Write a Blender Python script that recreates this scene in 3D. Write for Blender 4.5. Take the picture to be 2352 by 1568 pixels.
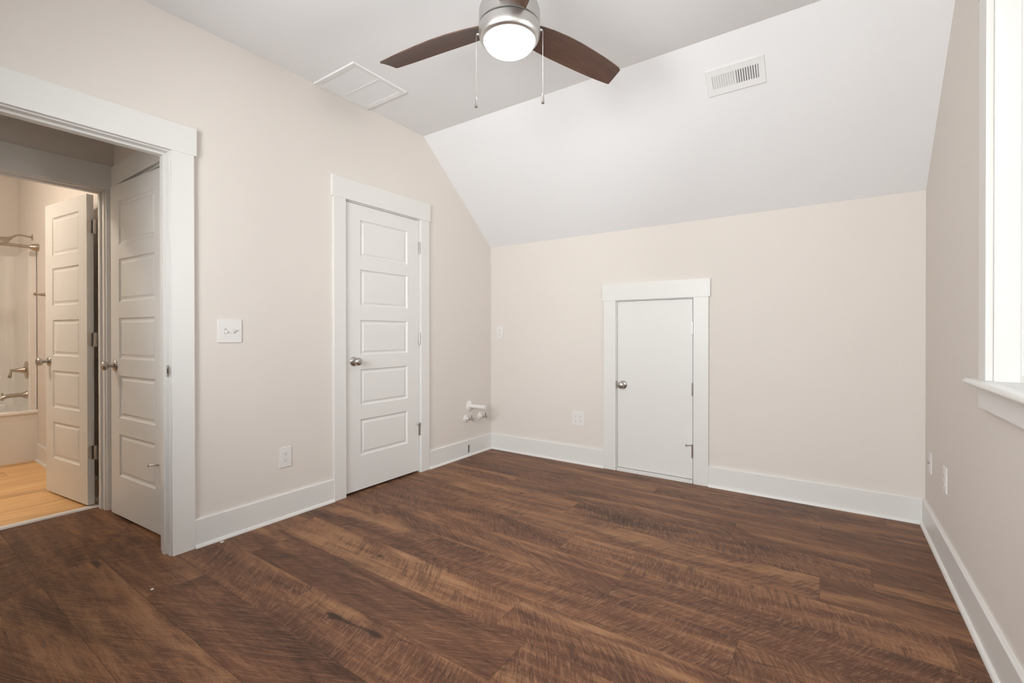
import bpy, bmesh, math, random
from mathutils import Vector, Matrix
random.seed(7)
for o in list(bpy.data.objects): bpy.data.objects.remove(o)
SC = bpy.context.scene
COL = SC.collection
R = math.radians
W, K, H, YB, YF = 3.178, 1.946, 2.716, -0.90, -4.30   # room width, knee wall, ceiling, slope break, wall behind the camera

# ------------------------------------------------------------------ camera
cam_d = bpy.data.cameras.new('camera'); cam = bpy.data.objects.new('camera', cam_d); COL.objects.link(cam)
cam_d.sensor_fit = 'HORIZONTAL'; cam_d.sensor_width = 36.0
cam_d.lens = 1060.0875 / 2352 * 36.0
cam_d.shift_y = -14.19 / 2352
cam_d.clip_start = 0.02
a, b, r = 0.6047, -0.0038, -0.0008
fw = Vector((-math.sin(a)*math.cos(b), math.cos(a)*math.cos(b), math.sin(b)))
rt = Vector((math.cos(a), math.sin(a), 0)); up = rt.cross(fw)
rt2 = rt*math.cos(r) + up*math.sin(r); up2 = -rt*math.sin(r) + up*math.cos(r)
M = Matrix((rt2, up2, -fw)).transposed().to_4x4(); M.translation = Vector((2.7241, -3.5821, 1.1131))
cam.matrix_world = M
SC.camera = cam

# ------------------------------------------------------------------ world, lights, exposure
SC.view_settings.view_transform = 'Standard'; SC.view_settings.look = 'None'
SC.view_settings.gamma = 1.0; SC.view_settings.use_curve_mapping = False
SC.view_settings.exposure = 2.49
wd = bpy.data.worlds.new('sky'); SC.world = wd; wd.use_nodes = True
WN = wd.node_tree.nodes; bg = WN['Background']
bg.inputs[1].default_value = 1.0
# overcast white sky above the horizon, bright lower half added to light the ceiling
_g = WN.new('ShaderNodeTexCoord'); _s = WN.new('ShaderNodeSeparateXYZ'); _r = WN.new('ShaderNodeValToRGB')
_m = WN.new('ShaderNodeMapRange'); _m.inputs['From Min'].default_value = -1
wd.node_tree.links.new(_g.outputs['Generated'], _s.inputs[0]); wd.node_tree.links.new(_s.outputs['Z'], _m.inputs['Value'])
wd.node_tree.links.new(_m.outputs[0], _r.inputs[0])
_e = _r.color_ramp.elements; _e[0].position = .485; _e[0].color = (4.05, 4.0, 4.1, 1); _e[1].position = .51; _e[1].color = (3.85, 3.85, 4.0, 1)
wd.node_tree.links.new(_r.outputs[0], bg.inputs[0])
WINDOWS = [('right', -2.17, -1.36, 0.95, 2.303), ('front', 0.75, 1.75, 0.95, 2.28), ('front', 1.95, 2.95, 0.95, 2.28)]  # front pair is unseen, added to light the room from behind
def portal(name, loc, rot, sx, sy):
    l = bpy.data.lights.new(name, 'AREA'); l.shape = 'RECTANGLE'; l.size = sx; l.size_y = sy
    l.cycles.is_portal = True
    o = bpy.data.objects.new(name, l); COL.objects.link(o); o.location = loc; o.rotation_euler = rot
for i, (s, p0, p1, z0, z1) in enumerate(WINDOWS):
    if s == 'right': portal('daylight_portal', (W+.13, (p0+p1)/2, (z0+z1)/2), (0, R(90), 0), z1-z0, p1-p0)
    else: portal('daylight_portal', ((p0+p1)/2, YF-.13, (z0+z1)/2), (R(90), 0, 0), p1-p0, z1-z0)
FAN_EMIT = 2.1
BATH_EMIT = 20

# ------------------------------------------------------------------ materials
def nm(name):
    m = bpy.data.materials.new(name); m.use_nodes = True
    return m, m.node_tree.nodes, m.node_tree.links, m.node_tree.nodes['Principled BSDF']
def paint(name, col, rough=.5, bump=.0, scale=300, spec=.5, metal=0, coat=0):
    m, N, L, P = nm(name)
    P.inputs['Base Color'].default_value = (*col, 1); P.inputs['Roughness'].default_value = rough
    P.inputs['Metallic'].default_value = metal; P.inputs['Specular IOR Level'].default_value = spec
    P.inputs['Coat Weight'].default_value = coat
    tc = N.new('ShaderNodeTexCoord'); n = N.new('ShaderNodeTexNoise'); n.inputs['Scale'].default_value = scale
    n.inputs['Detail'].default_value = 3
    L.new(tc.outputs['Object'], n.inputs['Vector'])
    if bump:
        bm_ = N.new('ShaderNodeBump'); bm_.inputs['Strength'].default_value = bump; bm_.inputs['Distance'].default_value = .001
        L.new(n.outputs['Fac'], bm_.inputs['Height']); L.new(bm_.outputs[0], P.inputs['Normal'])
    mr = N.new('ShaderNodeMapRange'); mr.inputs['To Min'].default_value = max(rough-.04, 0); mr.inputs['To Max'].default_value = rough+.04
    L.new(n.outputs['Fac'], mr.inputs['Value']); L.new(mr.outputs[0], P.inputs['Roughness'])
    return m
M_WALL = paint('wall_paint', (.730, .675, .625), .75, .12, 220, .3)
M_CEIL = paint('ceiling_paint', (.80, .795, .80), .8, .12, 180, .3)
M_TRIM = paint('trim_paint', (.750, .735, .708), .38, 0, 3)
M_DOOR = paint('door_paint', (.750, .735, .708), .42, .04, 90)
M_PLATE = paint('white_plastic', (.77, .74, .72), .35, 0, 50)
M_PVC = paint('white_pipe_plastic', (.76, .73, .70), .4, 0, 50)
M_SLOT = paint('dark_slot', (.10, .09, .085), .7, 0, 50)
M_SHADE = paint('cavity_shade', (.03, .025, .02), .9, 0, 50)  # near-black colour stands in for shade inside holes and gaps
M_GLASSP = paint('acrylic_surround', (.80, .77, .73), .12, .0, 5)
M_VENT = paint('register_enamel', (.785, .775, .77), .4, 0, 50)
M_VENTD = paint('duct_shade', (.16, .16, .155), .8, 0, 50)  # dark colour painted as the shade inside the duct
M_GRID = paint('gap_shade_grey', (.40, .40, .39), .8, 0, 50)  # grey painted as shade behind louvers and in toggle slots
M_THR = paint('threshold_metal', (.80, .78, .77), .35, 0, 50)
M_GROUND = paint('sandy_ground', (.46, .45, .43), .9, .3, 4)
M_EXT = paint('daylight_block_paint', (.6, .6, .58), .8, .0, 4)
M_DEBRIS = paint('plaster_crumb', (.7, .66, .6), .8, .2, 300)
M_WINV = paint('window_vinyl', (.86, .86, .85), .35, 0, 50)

def metal(name, col, rough):
    m, N, L, P = nm(name)
    P.inputs['Base Color'].default_value = (*col, 1); P.inputs['Metallic'].default_value = 1.0
    P.inputs['Roughness'].default_value = rough; P.inputs['Anisotropic'].default_value = .4
    tc = N.new('ShaderNodeTexCoord'); mp = N.new('ShaderNodeMapping'); mp.inputs['Scale'].default_value = (40, 40, 900)
    n = N.new('ShaderNodeTexNoise'); n.inputs['Scale'].default_value = 1
    L.new(tc.outputs['Object'], mp.inputs[0]); L.new(mp.outputs[0], n.inputs['Vector'])
    mr = N.new('ShaderNodeMapRange'); mr.inputs['To Min'].default_value = rough-.05; mr.inputs['To Max'].default_value = rough+.06
    L.new(n.outputs['Fac'], mr.inputs['Value']); L.new(mr.outputs[0], P.inputs['Roughness'])
    return m
M_NICK = metal('brushed_nickel', (.60, .585, .565), .36)
M_NICKD = metal('satin_nickel', (.50, .47, .44), .30)
M_NICKB = metal('bath_nickel', (.50, .44, .37), .26)
M_CHROME = metal('chrome', (.60, .58, .56), .18)

def emis(name, col, s):
    m, N, L, P = nm(name)
    P.inputs['Base Color'].default_value = (.9, .9, .88, 1)
    P.inputs['Emission Color'].default_value = (*col, 1); P.inputs['Emission Strength'].default_value = s
    return m
M_BULB = emis('lit_frosted_glass', (1.0, .95, .87), FAN_EMIT)
M_BBULB = emis('lit_bath_globe', (1.0, .90, .76), BATH_EMIT)

def glass():
    m, N, L, P = nm('window_glass'); N.remove(P)
    t = N.new('ShaderNodeBsdfTransparent'); g = N.new('ShaderNodeBsdfGlossy'); g.inputs['Roughness'].default_value = .02
    t.inputs[0].default_value = (.95, .97, .96, 1)
    f = N.new('ShaderNodeFresnel'); f.inputs[0].default_value = 1.45
    mx = N.new('ShaderNodeMixShader'); L.new(f.outputs[0], mx.inputs[0]); L.new(t.outputs[0], mx.inputs[1]); L.new(g.outputs[0], mx.inputs[2])
    L.new(mx.outputs[0], N['Material Output'].inputs[0])
    return m
M_GLASS = glass()
def screen_mat():
    m, N, L, P = nm('daylight_dimmer'); N.remove(P)
    t = N.new('ShaderNodeBsdfTransparent'); d_ = N.new('ShaderNodeBsdfDiffuse'); d_.inputs[0].default_value = (.05, .05, .05, 1)
    mx = N.new('ShaderNodeMixShader'); mx.inputs[0].default_value = SCREEN_DENSITY
    L.new(t.outputs[0], mx.inputs[1]); L.new(d_.outputs[0], mx.inputs[2]); L.new(mx.outputs[0], N['Material Output'].inputs[0])
    return m
SCREEN_DENSITY = .60  # share of daylight the added screen holds back
M_SCREEN = screen_mat()

def math_node(N, L, op, a_, b_=None, c_=None):
    n = N.new('ShaderNodeMath'); n.operation = op
    for i, v in enumerate((a_, b_, c_)):
        if v is None: continue
        if isinstance(v, (int, float)): n.inputs[i].default_value = v
        else: L.new(v, n.inputs[i])
    return n.outputs[0]
def noise(N, L, vec, scale, detail=4, rough=.55, dist=0.0):
    mp = N.new('ShaderNodeMapping'); mp.inputs['Scale'].default_value = scale; L.new(vec, mp.inputs[0])
    n = N.new('ShaderNodeTexNoise'); n.inputs['Scale'].default_value = 1; n.inputs['Detail'].default_value = detail
    n.inputs['Roughness'].default_value = rough; n.inputs['Distortion'].default_value = dist
    L.new(mp.outputs[0], n.inputs['Vector']); return n.outputs['Fac']
def mixc(N, L, fac, c1, c2, bt='MIX'):
    n = N.new('ShaderNodeMix'); n.data_type = 'RGBA'; n.blend_type = bt
    for i, v in ((0, fac), (6, c1), (7, c2)):
        if isinstance(v, (int, float)): n.inputs[i].default_value = v
        elif isinstance(v, tuple): n.inputs[i].default_value = (*v, 1)
        else: L.new(v, n.inputs[i])
    return n.outputs[2]
def ramp(N, L, fac, stops):
    n = N.new('ShaderNodeValToRGB'); L.new(fac, n.inputs[0]); e = n.color_ramp.elements
    while len(e) < len(stops): e.new(.5)
    for i, (p, c) in enumerate(stops):
        e[i].position = p; e[i].color = (*c, 1) if isinstance(c, tuple) else (c, c, c, 1)
    return n.outputs[0]

def plank_material(name, dark=True):
    """board tone comes from the per-plank attributes 'tone' and 'seed'; grain runs along x (dark) or y (light)"""
    m, N, L, P = nm(name)
    tc = N.new('ShaderNodeTexCoord')
    at = N.new('ShaderNodeAttribute'); at.attribute_name = 'seed'
    an = N.new('ShaderNodeAttribute'); an.attribute_name = 'tone'
    ae = N.new('ShaderNodeAttribute'); ae.attribute_name = 'edge'
    sep = N.new('ShaderNodeSeparateXYZ'); L.new(tc.outputs['Object'], sep.inputs[0])
    cmb = N.new('ShaderNodeCombineXYZ')
    sx = math_node(N, L, 'ADD', sep.outputs[0 if dark else 1], math_node(N, L, 'MULTIPLY', at.outputs['Fac'], 37.0))
    L.new(sx, cmb.inputs[0]); L.new(sep.outputs[1 if dark else 0], cmb.inputs[1])
    L.new(math_node(N, L, 'MULTIPLY', at.outputs['Fac'], 11.0), cmb.inputs[2])
    V = cmb.outputs[0]
    if dark:
        # broad streaks along the board
        big = noise(N, L, V, (1.0, 7, 1), 5, .62, .8)
        mid = noise(N, L, V, (3.0, 30, 1), 6, .68, .9)
        fine = noise(N, L, V, (14, 300, 1), 4, .7)
        t = math_node(N, L, 'ADD', math_node(N, L, 'MULTIPLY', big, .95), math_node(N, L, 'MULTIPLY', mid, .38))
        t = math_node(N, L, 'ADD', t, math_node(N, L, 'MULTIPLY', math_node(N, L, 'SUBTRACT', fine, .5), .40))
        t = math_node(N, L, 'ADD', t, math_node(N, L, 'MULTIPLY', math_node(N, L, 'SUBTRACT', an.outputs['Fac'], .5), .10))
        c = ramp(N, L, t, [(.44, (.060, .025, .0145)), (.55, (.108, .046, .0260)), (.66, (.160, .070, .0385)), (.77, (.262, .125, .062)), (.90, (.370, .195, .098))])
        # curved saw marks across the grain: fine dark arcs whose bow changes along the board
        wp = noise(N, L, V, (3.0, 4.0, 1), 2, .5)
        yo = math_node(N, L, 'SUBTRACT', math_node(N, L, 'MULTIPLY', at.outputs['Fac'], 3.2), 3.6)
        yy = math_node(N, L, 'SUBTRACT', sep.outputs[1], yo)
        bow = math_node(N, L, 'ADD', math_node(N, L, 'MULTIPLY', math_node(N, L, 'MULTIPLY', yy, yy), .55), math_node(N, L, 'MULTIPLY', wp, .035))
        sx2 = math_node(N, L, 'ADD', sx, bow)
        cb = N.new('ShaderNodeCombineXYZ'); L.new(sx2, cb.inputs[0]); L.new(sep.outputs[1], cb.inputs[1]); L.new(at.outputs['Fac'], cb.inputs[2])
        saw = noise(N, L, cb.outputs[0], (85, 5, 9), 3, .7)
        sawm = noise(N, L, V, (2.6, 9, 3), 4, .65)
        s = math_node(N, L, 'MULTIPLY', ramp(N, L, saw, [(.50, 0.0), (.57, 1.0)]), ramp(N, L, sawm, [(.42, 0.0), (.60, 1.0)]))
        c = mixc(N, L, math_node(N, L, 'MULTIPLY', s, .60), c, (.046, .022, .015))
        # pale brushed flecks between the marks
        hb = noise(N, L, cb.outputs[0], (120, 18, 5), 4, .8)
        c = mixc(N, L, math_node(N, L, 'MULTIPLY', ramp(N, L, hb, [(.50, 0.0), (.62, 1.0)]), .42), c, (.38, .215, .125))
        # dark smoky patches and knots
        sm = noise(N, L, V, (1.5, 5.0, 2), 4, .6, .9)
        c = mixc(N, L, ramp(N, L, sm, [(.56, 0.0), (.72, .55)]), c, (.040, .022, .016))
        kn = noise(N, L, V, (3.4, 12, 2), 2, .4, 1.4)
        c = mixc(N, L, ramp(N, L, kn, [(.70, 0.0), (.78, .8)]), c, (.020, .012, .010))
        P.inputs['Specular IOR Level'].default_value = .22
        rr = math_node(N, L, 'ADD', .38, math_node(N, L, 'MULTIPLY', fine, .14)); L.new(rr, P.inputs['Roughness'])
        edge_c = (.018, .011, .009)
    else:
        big = noise(N, L, V, (1.6, 10, 1), 4, .55, .5); fine = noise(N, L, V, (10, 150, 1), 4, .6)
        t = math_node(N, L, 'ADD', math_node(N, L, 'MULTIPLY', big, .9), math_node(N, L, 'MULTIPLY', fine, .3))
        t = math_node(N, L, 'ADD', t, math_node(N, L, 'MULTIPLY', math_node(N, L, 'SUBTRACT', an.outputs['Fac'], .5), .25))
        c = ramp(N, L, t, [(.35, (.50, .26, .10)), (.6, (.80, .47, .20)), (.85, (.90, .60, .30))])
        P.inputs['Roughness'].default_value = .42
        edge_c = (.20, .12, .06)
    # seams: thin dark joints, from the plank's own edge coordinates
    L.new(c, P.inputs['Base Color'])
    bp = N.new('ShaderNodeBump'); bp.inputs['Strength'].default_value = .15; bp.inputs['Distance'].default_value = .0006
    L.new(fine, bp.inputs['Height']); L.new(bp.outputs[0], P.inputs['Normal'])
    return m
M_FLOOR = plank_material('dark_plank_floor', True)
M_BFLOOR = plank_material('light_plank_floor', False)

def blade_material():
    m, N, L, P = nm('walnut_blade')
    tc = N.new('ShaderNodeTexCoord'); V = tc.outputs['Object']
    wv = noise(N, L, V, (1.6, 20, 4), 3, .5, .9)
    rings = math_node(N, L, 'FRACT', math_node(N, L, 'MULTIPLY', wv, 9.0))
    fine = noise(N, L, V, (8, 240, 8), 4, .7)
    c = mixc(N, L, ramp(N, L, rings, [(0, 0.0), (.8, .9), (1, 0.1)]), (.125, .058, .038), (.062, .030, .021))
    c = mixc(N, L, math_node(N, L, 'MULTIPLY', fine, .5), c, (.085, .048, .034))
    L.new(c, P.inputs['Base Color']); P.inputs['Roughness'].default_value = .42
    return m
M_BLADE = blade_material()

# ------------------------------------------------------------------ mesh helpers
class MB:
    def __init__(s): s.v = []; s.f = []; s.sm = []; s.m = []
    def add(s, vs, fs, smooth=False, mat=0, T=None):
        o = len(s.v); s.v += [tuple(T @ Vector(q)) if T else tuple(q) for q in vs]
        s.f += [tuple(o+i for i in f) for f in fs]; s.sm += [smooth]*len(fs); s.m += [mat]*len(fs); return s
    def box(s, x0, y0, z0, x1, y1, z1, T=None, mat=0, bev=0.0):
        if bev <= 0:
            vs = [(x, y, z) for x in (x0, x1) for y in (y0, y1) for z in (z0, z1)]
            fs = [(0, 1, 3, 2), (4, 6, 7, 5), (0, 4, 5, 1), (2, 3, 7, 6), (0, 2, 6, 4), (1, 5, 7, 3)]
            return s.add(vs, fs, False, mat, T)
        bm = bmesh.new(); bmesh.ops.create_cube(bm, size=1)
        for v in bm.verts: v.co = Vector(((x0+x1)/2+v.co.x*(x1-x0), (y0+y1)/2+v.co.y*(y1-y0), (z0+z1)/2+v.co.z*(z1-z0)))
        bmesh.ops.bevel(bm, geom=bm.edges[:], offset=bev, segments=2, profile=.6, affect='EDGES')
        bm.verts.index_update(); s.add([v.co[:] for v in bm.verts], [[v.index for v in f.verts] for f in bm.faces], False, mat, T); bm.free(); return s
    def lathe(s, prof, axis='z', o=(0, 0, 0), n=32, T=None, mat=0, smooth=True):
        """prof: list of (radius, height along axis)"""
        vs = []; fs = []
        for r_, h_ in prof:
            for i in range(n):
                t = 2*math.pi*i/n; c_, d_ = r_*math.cos(t), r_*math.sin(t)
                q = {'z': (c_, d_, h_), 'x': (h_, c_, d_), 'y': (d_, h_, c_), '-y': (c_, -h_, d_)}[axis]
                vs.append((q[0]+o[0], q[1]+o[1], q[2]+o[2]))
        for j in range(len(prof)-1):
            for i in range(n): fs.append((j*n+i, j*n+(i+1) % n, (j+1)*n+(i+1) % n, (j+1)*n+i))
        fs.append(tuple(reversed(range(n)))); fs.append(tuple(range((len(prof)-1)*n, len(prof)*n)))
        return s.add(vs, fs, smooth, mat, T)
    def tube(s, pts, rad, n=12, T=None, mat=0):
        pts = [Vector(q) for q in pts]; rads = rad if isinstance(rad, (list, tuple)) else [rad]*len(pts)
        vs = []; fs = []; u = None
        for i, q in enumerate(pts):
            d = ((pts[min(i+1, len(pts)-1)]-q).normalized() + (q-pts[max(i-1, 0)]).normalized()).normalized()
            if u is None: u = d.orthogonal().normalized()
            u = (u-d*u.dot(d)).normalized(); w = d.cross(u)
            for k in range(n):
                t = 2*math.pi*k/n; vs.append(tuple(q+(u*math.cos(t)+w*math.sin(t))*rads[i]))
        for j in range(len(pts)-1):
            for i in range(n): fs.append((j*n+i, j*n+(i+1) % n, (j+1)*n+(i+1) % n, (j+1)*n+i))
        fs.append(tuple(reversed(range(n)))); fs.append(tuple(range((len(pts)-1)*n, len(pts)*n)))
        return s.add(vs, fs, True, mat, T)
    def prism(s, poly, axis, lo, hi, T=None, mat=0, smooth=False):
        """extrude a 2D polygon along an axis; poly in the two other axes in xyz order"""
        def p3(q, h): return {'x': (h, q[0], q[1]), 'y': (q[0], h, q[1]), 'z': (q[0], q[1], h)}[axis]
        n = len(poly); vs = [p3(q, lo) for q in poly]+[p3(q, hi) for q in poly]
        fs = [tuple(range(n)), tuple(reversed(range(n, 2*n)))]+[(i, i+n, (i+1) % n+n, (i+1) % n) for i in range(n)]
        return s.add(vs, fs, smooth, mat, T)
    def build(s, name, mats, parent=None, loc=(0, 0, 0), rot=(0, 0, 0)):
        me = bpy.data.meshes.new(name); me.from_pydata(s.v, [], s.f)
        for mm in (mats if isinstance(mats, (list, tuple)) else [mats]): me.materials.append(mm)
        me.polygons.foreach_set('use_smooth', s.sm); me.polygons.foreach_set('material_index', s.m); me.update()
        bm = bmesh.new(); bm.from_mesh(me); bmesh.ops.recalc_face_normals(bm, faces=bm.faces[:])
        for e in bm.edges:
            if len(e.link_faces) == 2 and e.calc_face_angle(0) > R(38): e.smooth = False
        bm.to_mesh(me); bm.free()
        o = bpy.data.objects.new(name, me); COL.objects.link(o); o.location = loc; o.rotation_euler = rot
        if parent: o.parent = parent
        return o
def empty(name, loc, rz=0, rot=None, parent=None):
    o = bpy.data.objects.new(name, None); COL.objects.link(o); o.location = loc; o.rotation_euler = rot or (0, 0, rz)
    o.empty_display_size = .1
    if parent: o.parent = parent
    return o
def tag(o, label, cat, group=None, kind=None):
    o['label'] = label; o['category'] = cat
    if group: o['group'] = group
    if kind: o['kind'] = kind
    return o
def struct(o, label, cat): return tag(o, label, cat, kind='structure')
def copy_tree(o, parent=None):
    c = o.copy(); COL.objects.link(c)
    if parent: c.parent = parent
    for ch in list(o.children): copy_tree(ch, c)
    return c

def cells(mb, u0, u1, v0, v1, holes, fn):
    """fill a rectangle with boxes around rectangular holes; fn(u0,u1,v0,v1) adds a box"""
    us = sorted({u0, u1, *[h[0] for h in holes], *[h[1] for h in holes]}); us = [u for u in us if u0 <= u <= u1]
    for i in range(len(us)-1):
        ua, ub = us[i], us[i+1]; m_ = (ua+ub)/2
        hs = sorted([(h[2], h[3]) for h in holes if h[0] < m_ < h[1]])
        v = v0
        for h in hs:
            if h[0] > v+1e-6: fn(ua, ub, v, h[0])
            v = max(v, h[1])
        if v < v1-1e-6: fn(ua, ub, v, v1)

# ------------------------------------------------------------------ door data (fitted)
JT = .019   # jamb board thickness
BED = dict(a=-3.46, b=-2.658, top=2.024, cw=.100, hh=.142)       # along world y
CLO = dict(a=-1.640, b=-.954, top=2.021, cw=.092, hh=.143)
ATT = dict(a=1.2915, b=1.8826, top=1.375, cw=.105, hh=.134)      # along world x
BAT = dict(a=-3.320, b=-2.650, top=2.014, cw=.052, hh=.150)
HAL = dict(a=-.932, b=-.222, top=2.032, cw=.088, hh=.126)

# ------------------------------------------------------------------ shell
mb = MB()
NOTCH = (-.366, -.334, .028, .100)
cells(mb, YF, YB, 0, H, [(BED['a']-JT, BED['b']+JT, 0, BED['top']+JT), (CLO['a']-JT, CLO['b']+JT, 0, CLO['top']+JT)],
      lambda u0, u1, v0, v1: mb.box(-.115, u0, v0, 0, u1, v1))
cells(mb, YB, 0, 0, K, [(NOTCH[0]-.003, NOTCH[1]+.003, NOTCH[2]-.003, NOTCH[3]+.003)], lambda u0, u1, v0, v1: mb.box(-.115, u0, v0, 0, u1, v1))
mb.prism([(YB, K), (0, K), (YB, H)], 'x', -.115, 0)
struct(mb.build('wall_left', M_WALL), 'beige left wall holding the closet door and the open doorway', 'wall')
mb = MB()
cells(mb, -.115, W+.12, 0, K, [(ATT['a']-JT, ATT['b']+JT, 0, ATT['top']+JT)], lambda u0, u1, v0, v1: mb.box(u0, 0, v0, u1, .115, v1))
struct(mb.build('wall_back', M_WALL), 'low beige knee wall under the sloped ceiling', 'wall')
mb = MB()
WR = WINDOWS[0]
cells(mb, YF, YB, 0, H, [(WR[1], WR[2], WR[3]-.03, WR[4])], lambda u0, u1, v0, v1: mb.box(W, u0, v0, W+.12, u1, v1))
mb.prism([(YB, 0), (0, 0), (0, K), (YB, H)], 'x', W, W+.12)
struct(mb.build('wall_right', M_WALL), 'beige right wall with the bright window', 'wall')
mb = MB()
cells(mb, -4.05, W+.12, 0, H, [(-1.04, -.115, 0, H)]+[(w[1], w[2], w[3]-.03, w[4]) for w in WINDOWS if w[0] == 'front'], lambda u0, u1, v0, v1: mb.box(u0, YF-.12, v0, u1, YF, v1))
struct(mb.build('wall_front', M_WALL), 'beige wall behind the viewer with two windows added for light', 'wall')
mb = MB()
mb.prism([(-4.05, YF-.12), (W+.12, YF-.12), (W+.12, YB), (-4.05, YB)], 'z', H, H+.03)
mb.prism([(YB, H), (.115, K-.0984), (.115, K-.05), (YB, H+.04)], 'x', -.0, W)
struct(mb.build('ceiling', M_CEIL), 'white ceiling, flat above and sloping down to the knee wall', 'ceiling')
# unseen hall extension, added to carry the lamp that brightens the hall
HY = -6.6
mb = MB(); mb.box(-.115, HY, 0, 0, YF-.12, H); mb.box(-1.155, HY, 0, -1.04, YF-.12, H); mb.box(-1.155, HY-.1, 0, 0, HY, H)
struct(mb.build('wall_hall_added', M_WALL), 'beige walls of the added hall extension past the bedroom', 'wall')
mb = MB(); mb.box(-1.155, HY-.1, H, 0, YF-.12, H+.1); struct(mb.build('ceiling_hall_added', M_CEIL), 'white ceiling of the added hall extension', 'ceiling')
mb = MB(); mb.box(-1.157, HY, -.05, 0, YF, -.0005); struct(mb.build('floor_hall_added', paint('hall_floor_wood', (.11, .056, .034), .5, .2, 30)), 'dark wood floor of the added hall extension', 'floor')
# hall and bathroom walls
mb = MB()
cells(mb, YF, -2.50, 0, H, [(BAT['a']-JT, BAT['b']+JT, 0, BAT['top']+JT)], lambda u0, u1, v0, v1: mb.box(-1.155, u0, v0, -1.04, u1, v1))
struct(mb.build('wall_hall_far', M_WALL), 'shaded hall wall around the bathroom doorway', 'wall')
mb = MB()
cells(mb, -1.04, -.115, 0, H, [(HAL['a']-JT, HAL['b']+JT, 0, HAL['top']+JT)], lambda u0, u1, v0, v1: mb.box(u0, -2.60, v0, u1, -2.485, v1))
struct(mb.build('wall_hall_end', M_WALL), 'short shaded wall at the end of the hall above the ajar door', 'wall')
mb = MB(); mb.box(-3.93, -2.61, 0, -1.155, -2.50, H)
struct(mb.build('wall_bathroom_right', M_WALL), 'warm beige bathroom wall carrying the shower fittings', 'wall')
mb = MB(); mb.box(-3.93, YF, 0, -3.815, -2.61, H)
struct(mb.build('wall_bathroom_back', M_WALL), 'warm beige bathroom wall above the tub surround', 'wall')
# unseen shell, added so that it keeps daylight out of closets and eaves
mb = MB()
mb.box(-4.05, YF, 0, -3.95, 1.6, 2.9); mb.box(-3.95, 1.5, 0, W+.12, 1.6, 2.9)
mb.box(-4.05, YF-.12, H+.05, W+.12, 1.6, H+.15); mb.box(W+.02, .115, 0, W+.12, 1.5, H+.05); mb.box(W+.0201, YB, K, W+.12, .115, H+.05)
struct(mb.build('wall_daylight_block', M_EXT), 'unseen outer shell added to block daylight around the eaves', 'wall')

# ------------------------------------------------------------------ plank floors
def plank_floor(name, rows, mat, z=0.0, along='x', thick=.012, label=''):
    me = bpy.data.meshes.new(name); vs = []; fs = []; seed = []; tone = []
    g = .0006
    for (p0, p1, q0, q1, sd, tn) in rows:     # p along, q across
        o = len(vs)
        for (pp, qq) in ((p0+g, q0+g), (p1-g, q0+g), (p1-g, q1-g), (p0+g, q1-g)):
            vs.append((pp, qq, z) if along == 'x' else (qq, pp, z))
        fs.append((o, o+1, o+2, o+3) if along == 'x' else (o+3, o+2, o+1, o)); seed.append(sd); tone.append(tn)
    return vs, fs, seed, tone
def finish_floor(name, data, mat, base, z, x0, x1, y0, y1):
    vs, fs, seed, tone = data
    o = len(vs); mb = MB(); mb.box(x0, y0, z-.05, x1, y1, z-.0008)
    vs = vs+mb.v; fs = fs+[tuple(o+i for i in f) for f in mb.f]
    me = bpy.data.meshes.new(name); me.from_pydata(vs, [], fs); me.materials.append(mat); me.materials.append(base)
    me.polygons.foreach_set('material_index', [0]*len(seed)+[1]*6)
    for nme, arr in (('seed', seed), ('tone', tone)):
        at = me.attributes.new(nme, 'FLOAT', 'FACE'); at.data.foreach_set('value', arr+[0.0]*6)
    me.update(); ob = bpy.data.objects.new(name, me); COL.objects.link(ob); return ob
SEAM = {0: 1.36, 1: 2.685, 2: 3.08, 3: 1.942, 4: 2.45, 5: 1.665, 6: .30, 7: .86, 8: .345, 9: -.25, 10: 1.4, -1: .75, -2: 2.68, -3: 1.7, -4: 2.99}
TONE = {(0, 0): .45}
rows = []; rnd = random.Random(11); PL = 1.52; PW = .226
for k in range(-4, 16):
    y1 = -.83-PW*k; y0 = y1-PW
    y1 = min(y1, .02); y0 = max(y0, YF)
    if y0 >= y1: continue
    s0 = SEAM.get(k, rnd.uniform(0, PL)); n0 = math.floor((-1.157-s0)/PL)
    x = s0+n0*PL
    while x < W:
        xa, xb = max(x, -1.157), min(x+PL, W)
        if xb > xa+.01: rows.append((xa, xb, y0, y1, rnd.random(), rnd.random()))
        x += PL
M_JOINT = paint('floor_joint', (.016, .010, .008), .6)
M_BJOINT = paint('bath_floor_joint', (.22, .13, .06), .6)
fl = finish_floor('floor', plank_floor('floor', rows, M_FLOOR), M_FLOOR, M_JOINT, 0, -1.157, W, YF, .115)
struct(fl, 'dark brown rustic wood plank floor', 'floor')
rows = []
for k in range(0, 16):
    x1 = -1.157-.178*k; x0 = max(x1-.178, -3.9)
    if x0 >= x1: break
    s0 = rnd.uniform(0, 1.2); y = YF-1.2+s0
    while y < -2.6:
        ya, yb = max(y, YF), min(y+1.2, -2.61)
        if yb > ya+.01: rows.append((ya, yb, x0, x1, rnd.random(), rnd.random()))
        y += 1.2
bf = finish_floor('floor_bathroom', plank_floor('f', rows, M_BFLOOR, 0.0, 'y'), M_BFLOOR, M_BJOINT, 0, -3.93, -1.157, YF, -2.61)
struct(bf, 'light honey oak plank floor of the bathroom', 'floor')
mb = MB(); mb.box(-4.05, .115, -.06, W+.12, 1.6, -.01); mb.box(-4.05, -2.5, -.06, -.1, .115, -.001)
struct(mb.build('floor_closet', M_JOINT), 'dark subfloor inside closets and eaves', 'floor')
mb = MB(); mb.prism([(-1.205, .0005), (-1.150, .0005), (-1.156, .009), (-1.198, .009)], 'y', BAT['a']-.01, BAT['b']+.01)
struct(mb.build('trim_1', M_THR), 'pale metal threshold strip between dark and honey floors', 'trim')

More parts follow.
